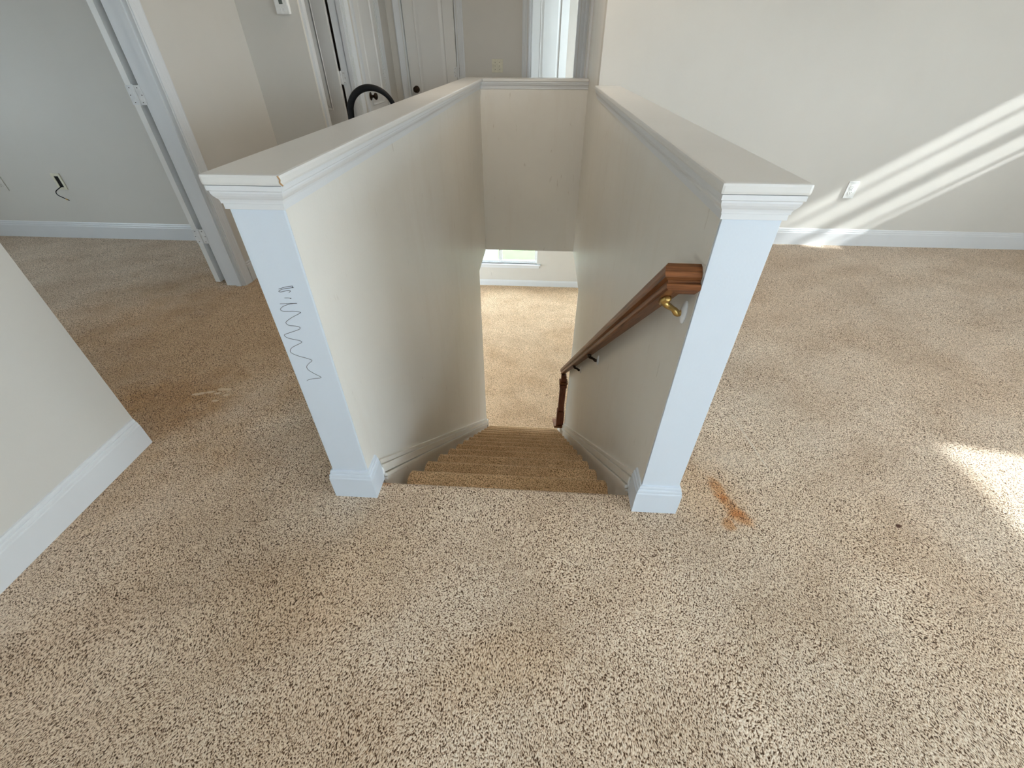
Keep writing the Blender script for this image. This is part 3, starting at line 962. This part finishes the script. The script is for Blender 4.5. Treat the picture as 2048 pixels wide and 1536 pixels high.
# newel post at the stair foot
newel = empty('newel_post', (0.337, 3.66, -2.2))
tag(newel, 'dark reddish newel post at the bottom of the handrail', 'newel post')
bm = bmesh.new()
nx0, nx1, ny0, ny1 = 0.296, 0.378, 3.615, 3.697
add_box(bm, nx0, nx1, ny0, ny1, -2.17, -1.95, 0.003)
add_box(bm, nx0 + 0.008, nx1 - 0.008, ny0 + 0.008, ny1 - 0.008, -1.952, -1.60, 0.004)
add_box(bm, nx0 + 0.002, nx1 - 0.002, ny0 + 0.002, ny1 - 0.002, -1.602, -1.565, 0.004)
add_box(bm, nx0 + 0.014, nx1 - 0.014, ny0 + 0.014, ny1 - 0.014, -1.567, -1.447, 0.003)
o1 = from_bm('post', bm, 'oak_dark', newel)
bm = bmesh.new()
add_box(bm, nx0 - 0.004, nx1 + 0.004, ny0 - 0.004, ny1 + 0.004, -1.548, -1.530, 0.004)
o2 = from_bm('collar', bm, 'oak', newel)
bm = bmesh.new()
L = lambda y: -SL * (y - Y0)
pts = [(0.276, 3.603, -2.155), (0.276, 3.99, -2.395), (0.276, 3.99, -2.425), (0.276, 3.603, -2.185)]
extrude_poly(bm, pts, (0.104, 0, 0))
o3 = from_bm('shoe_plate', bm, 'oak', newel)
bm = bmesh.new()
pts = [(0.348, 3.603, -2.185), (0.348, 3.98, -2.42), (0.348, 3.98, ZB), (0.348, 3.603, ZB)]
extrude_poly(bm, pts, (0.030, 0, 0))
o4 = from_bm('stringer_end', bm, 'skirt', newel)
fixp(newel, [o1, o2, o3, o4])

# ------------------------------------------------------------------ lower storey
LX0, LX1, LY0 = -3.4, 3.4, 0.9
LWF = (-1.55, 0.0, -2.255, -0.75)
struct(holed('floor_lower', 'Z', ZB - 0.06, ZB, LX0, LX1, LY0, YFAR, [], 'carpet_low'), 'beige carpet of the room downstairs', 'carpet')
struct(holed('ceiling_lower', 'Z', ZC, ZC + 0.03, LX0, LX1, LY0, YFAR, [(XLO, XRO, LY0 - 1, YH + 0.12)], 'ceiling'), 'ceiling of the room downstairs', 'ceiling')
WN2 = (1.0, 3.1, -2.25, -0.6)
WL1 = (3.4, 8.0, -2.6, -0.5)
struct(holed('wall_lower_back', 'Y', YFAR, YFAR + 0.13, LX0, LX1, ZB, ZC, [LWF, WN2], 'wall'), 'pale wall downstairs with the lawn window', 'wall')
struct(holed('wall_lower_right', 'X', LX1, LX1 + 0.13, LY0, YFAR, ZB, ZC, [], 'wall'), 'right wall of the room downstairs', 'wall')
struct(holed('wall_lower_left', 'X', LX0 - 0.13, LX0, LY0, YFAR, ZB, ZC, [WL1], 'wall'), 'left wall of the room downstairs', 'wall')
struct(holed('wall_lower_front', 'Y', LY0 - 0.12, LY0, LX0, LX1, ZB, ZC, [], 'wall'), 'front wall of the room downstairs', 'wall')
baseboard('baseboard_lower_back', [(LX1, YFAR), (LX0, YFAR)], ZB, label='white baseboard downstairs under the lawn window')
w7 = window('window_7', 'Y', YFAR, 0.13, *LWF, -1, rows=((-1.5, 0.04),), cols=((-0.765, 0.07),), label='double window downstairs looking onto the green lawn', vinyl=0.05)
window('window_8', 'Y', YFAR, 0.13, *WN2, -1, rows=((-1.42, 0.05),), label='second window in the back wall of the room downstairs')
window('window_9', 'X', LX0, 0.13, *WL1, 1, rows=((-1.42, 0.05),), label='window in the left wall of the room downstairs')
# blind lowered over the left half of the lawn window
blind = empty('window_blind', (-1.16, YFAR + 0.02, -2.2))
tag(blind, 'pale slatted blind covering the left half of the lawn window downstairs', 'blind')
bm = bmesh.new()
bmesh.ops.create_cube(bm, size=1.0)
for v in bm.verts:
    v.co = Vector((v.co.x * 0.68, v.co.y * 0.022, v.co.z * 0.0015))
bmesh.ops.rotate(bm, verts=bm.verts, cent=(0, 0, 0), matrix=Matrix.Rotation(0.9, 3, 'X'))
sl = bpy.data.meshes.new('slat')
bm.to_mesh(sl)
bm.free()
sl.materials.append(M['plate'])
for k in range(64):
    o = bpy.data.objects.new('slat', sl)
    COL.objects.link(o)
    o.parent = blind
    o.location = (0, 0, 0.03 + k * 0.0215)
o = box('bottom_rail', -0.345, 0.345, -0.012, 0.012, 0.0, 0.018, 'plate', blind)
o = box('head_rail', -0.345, 0.345, -0.016, 0.016, 1.40, 1.43, 'plate', blind)

# ------------------------------------------------------------------ outlets and switches
def plate(name, x, yface, z, w, h, label, cat, material='plate', kind='duplex'):
    """plate on a wall facing -Y"""
    root = empty(name, (x, yface, z))
    tag(root, label, cat)
    bm = bmesh.new()
    add_box(bm, -w / 2, w / 2, -0.0065, 0, -h / 2, h / 2, 0.0022)
    from_bm('cover_plate', bm, material, root)
    if kind == 'duplex':
        for s in (-1, 1):
            bm = bmesh.new()
            lathe(bm, [(0, 0.0172), (0.0022, 0.0168)], (0, -0.0065, s * 0.0195), (0, -1, 0), 20)
            r_ = from_bm('receptacle', bm, material, root)
            bm = bmesh.new()
            for sx, hh in ((-0.0064, 0.0085), (0.0064, 0.0065)):
                add_box(bm, sx - 0.0011, sx + 0.0011, -0.0092, -0.0082, s * 0.0195 + 0.003 - hh / 2, s * 0.0195 + 0.003 + hh / 2)
            lathe(bm, [(0, 0.0026), (0.001, 0.0026)], (0, -0.0082, s * 0.0195 - 0.008), (0, -1, 0), 8)
            from_bm('slot', bm, 'hole', r_)
        bm = bmesh.new()
        lathe(bm, [(0, 0.0028), (0.001, 0.0022)], (0, -0.0065, 0), (0, -1, 0), 8)
        from_bm('screw', bm, 'bronze', root)
    elif kind == 'switch2':
        for s in (-1, 1):
            bm = bmesh.new()
            add_box(bm, s * 0.023 - 0.005, s * 0.023 + 0.005, -0.0072, -0.006, -0.012, 0.012)
            f_ = from_bm('switch_slot', bm, 'plate_cream', root)
            bm = bmesh.new()
            extrude_poly(bm, [(s * 0.023 - 0.0035, -0.007, -0.008), (s * 0.023 - 0.0035, -0.007, 0.004), (s * 0.023 - 0.0035, -0.017, 0.010), (s * 0.023 - 0.0035, -0.016, 0.003)], (0.007, 0, 0))
            from_bm('toggle', bm, material, root)
            for dz in (-0.03, 0.03):
                bm = bmesh.new()
                lathe(bm, [(0, 0.003), (0.001, 0.0025)], (s * 0.023, -0.0065, dz), (0, -1, 0), 8)
                from_bm('screw', bm, 'bronze', root)
    return root
plate('wall_outlet', 2.428, YR, 0.434, 0.078, 0.122, 'white duplex outlet on the sun-streaked wall', 'outlet')
plate('wall_outlet', -4.385, YLB, 0.435, 0.080, 0.120, 'pale outlet plate on the side room wall, away from the loose cable', 'outlet', 'wall')
plate('wall_outlet', -0.962, YFAR, -2.482, 0.075, 0.120, 'small outlet downstairs below the lawn window', 'outlet', 'wall')
plate('light_switch', -0.497, YB, 1.153, 0.116, 0.116, 'double switch plate on the beige back wall of the hall', 'switch', 'plate_cream', 'switch2')
# opened box with a loose cable
root = empty('cable_outlet', (-3.862, YLB, 0.452))
tag(root, 'cream wall plate with dark open hole and loose black cable', 'outlet')
bm = bmesh.new()
verts, faces = cells_mesh([-0.037, -0.017, 0.019, 0.037], [-0.060, -0.042, 0.040, 0.060], lambda i, j: not (i == 1 and j == 1), lambda u, v, t: (u, t, v), -0.006, 0.0)
bv = [bm.verts.new(v) for v in verts]
for f in faces:
    bm.faces.new([bv[i] for i in f])
from_bm('cover_plate', bm, 'plate_cream', root)
box('open_hole', -0.017, 0.019, -0.0025, -0.0005, -0.042, 0.040, 'hole', root)
bm = bmesh.new()
pts = catmull([(0.004, -0.002, -0.034), (-0.004, -0.030, -0.044), (-0.020, -0.055, -0.062), (-0.012, -0.065, -0.085), (0.020, -0.065, -0.106), (0.055, -0.060, -0.128)], 8)
tube(bm, pts, 0.0034, 8)
from_bm('cable', bm, 'black', root, True)
bm = bmesh.new()
lathe(bm, [(0, 0.0046), (0.012, 0.0046), (0.014, 0.0032), (0.018, 0.0032)], (0.034, -0.0632, -0.1155), (0.82, 0.1, -0.53), 10)
from_bm('connector', bm, 'brass', root)

# thermostat
root = empty('thermostat', (-1.702, 3.57, 1.53))
tag(root, 'white thermostat with small grey display on the short hall wall', 'thermostat')
bm = bmesh.new()
add_box(bm, -0.045, 0.045, -0.028, 0, -0.062, 0.062, 0.007, 3)
from_bm('housing', bm, 'plate', root)
bm = bmesh.new()
add_box(bm, -0.012, 0.012, -0.0292, -0.027, -0.012, 0.040, 0.0008)
from_bm('display', bm, 'screen', root)
for sx in (-0.010, 0.010):
    bm = bmesh.new()
    add_box(bm, sx - 0.0045, sx + 0.0045, -0.0295, -0.027, -0.044, -0.030, 0.001)
    from_bm('button', bm, 'hinge', root)
bm = bmesh.new()
add_box(bm, 0.030, 0.036, -0.0295, -0.027, -0.02, 0.01, 0.001)
from_bm('slider', bm, 'hinge', root)

# ------------------------------------------------------------------ vacuum cleaner behind the left half wall
vac = empty('vacuum_cleaner', (-1.02, 2.92, 0))
tag(vac, 'black arched hose of an upright vacuum cleaner behind the left half wall', 'vacuum cleaner')
bm = bmesh.new()
add_box(bm, -0.15, 0.15, -0.16, 0.14, 0.012, 0.10, 0.03, 3)
from_bm('base', bm, 'black', vac)
bm = bmesh.new()
lathe(bm, [(0, 0.085), (0.05, 0.10), (0.40, 0.095), (0.55, 0.07), (0.62, 0.04), (0.86, 0.022), (0.88, 0.018)], (0, 0.04, 0.09), (0, 0, 1), 20)
from_bm('body', bm, 'black', vac, True)
bm = bmesh.new()
R_ = 0.128
pts = [(-R_ - 0.004, 0, 0.30), (-R_ - 0.004, 0, 0.6), (-R_ - 0.002, 0, 0.90)] + [(-R_ * math.cos(math.pi * k / 16) , 0.02 + 0.05 * k / 16, 1.0 + 0.117 * math.sin(math.pi * k / 16)) for k in range(17)] + [(R_ + 0.012, 0.075, 0.85), (R_ - 0.03, 0.075, 0.55), (0.06, 0.05, 0.30)]
pts = catmull(pts, 4)
nP = len(pts)
tube(bm, pts, 0.018, 14, [0.0185 - 0.005 * max(0, min(1, (i / nP - 0.45) / 0.25)) for i in range(nP)])
from_bm('hose', bm, 'black', vac, True)
for sx in (-1, 1):
    bm = bmesh.new()
    lathe(bm, [(-0.012, 0.03), (-0.01, 0.035), (0.01, 0.035), (0.012, 0.03)], (sx * 0.16, 0.08, 0.035), (1, 0, 0), 16)
    from_bm('wheel', bm, 'black', vac)

# ------------------------------------------------------------------ added fill lamp, unseen above the stairwell
def fill_lamp_glow():
    m, nt, b = mat('fill_lamp_glass')
    b.inputs['Base Color'].default_value = (0.9, 0.85, 0.75, 1)
    b.inputs['Emission Color'].default_value = (1.0, 0.86, 0.68, 1)
    b.inputs['Emission Strength'].default_value = 25.0
    return m
M['lamp'] = fill_lamp_glow()
lamp = empty('ceiling_lamp', (-0.25, 3.3, H))
tag(lamp, 'added fill lamp, flush round warm dome out of view over the stairwell', 'ceiling lamp')
bm = bmesh.new()
lathe(bm, [(0, 0.19), (0.018, 0.19), (0.022, 0.185)], (0, 0, 0), (0, 0, -1), 32)
from_bm('base', bm, 'plate', lamp)
bm = bmesh.new()
lathe(bm, [(0.022, 0.180), (0.045, 0.172), (0.070, 0.145), (0.088, 0.10), (0.097, 0.05), (0.099, 0.002)], (0, 0, 0), (0, 0, -1), 32)
from_bm('glass_dome', bm, 'lamp', lamp, True)
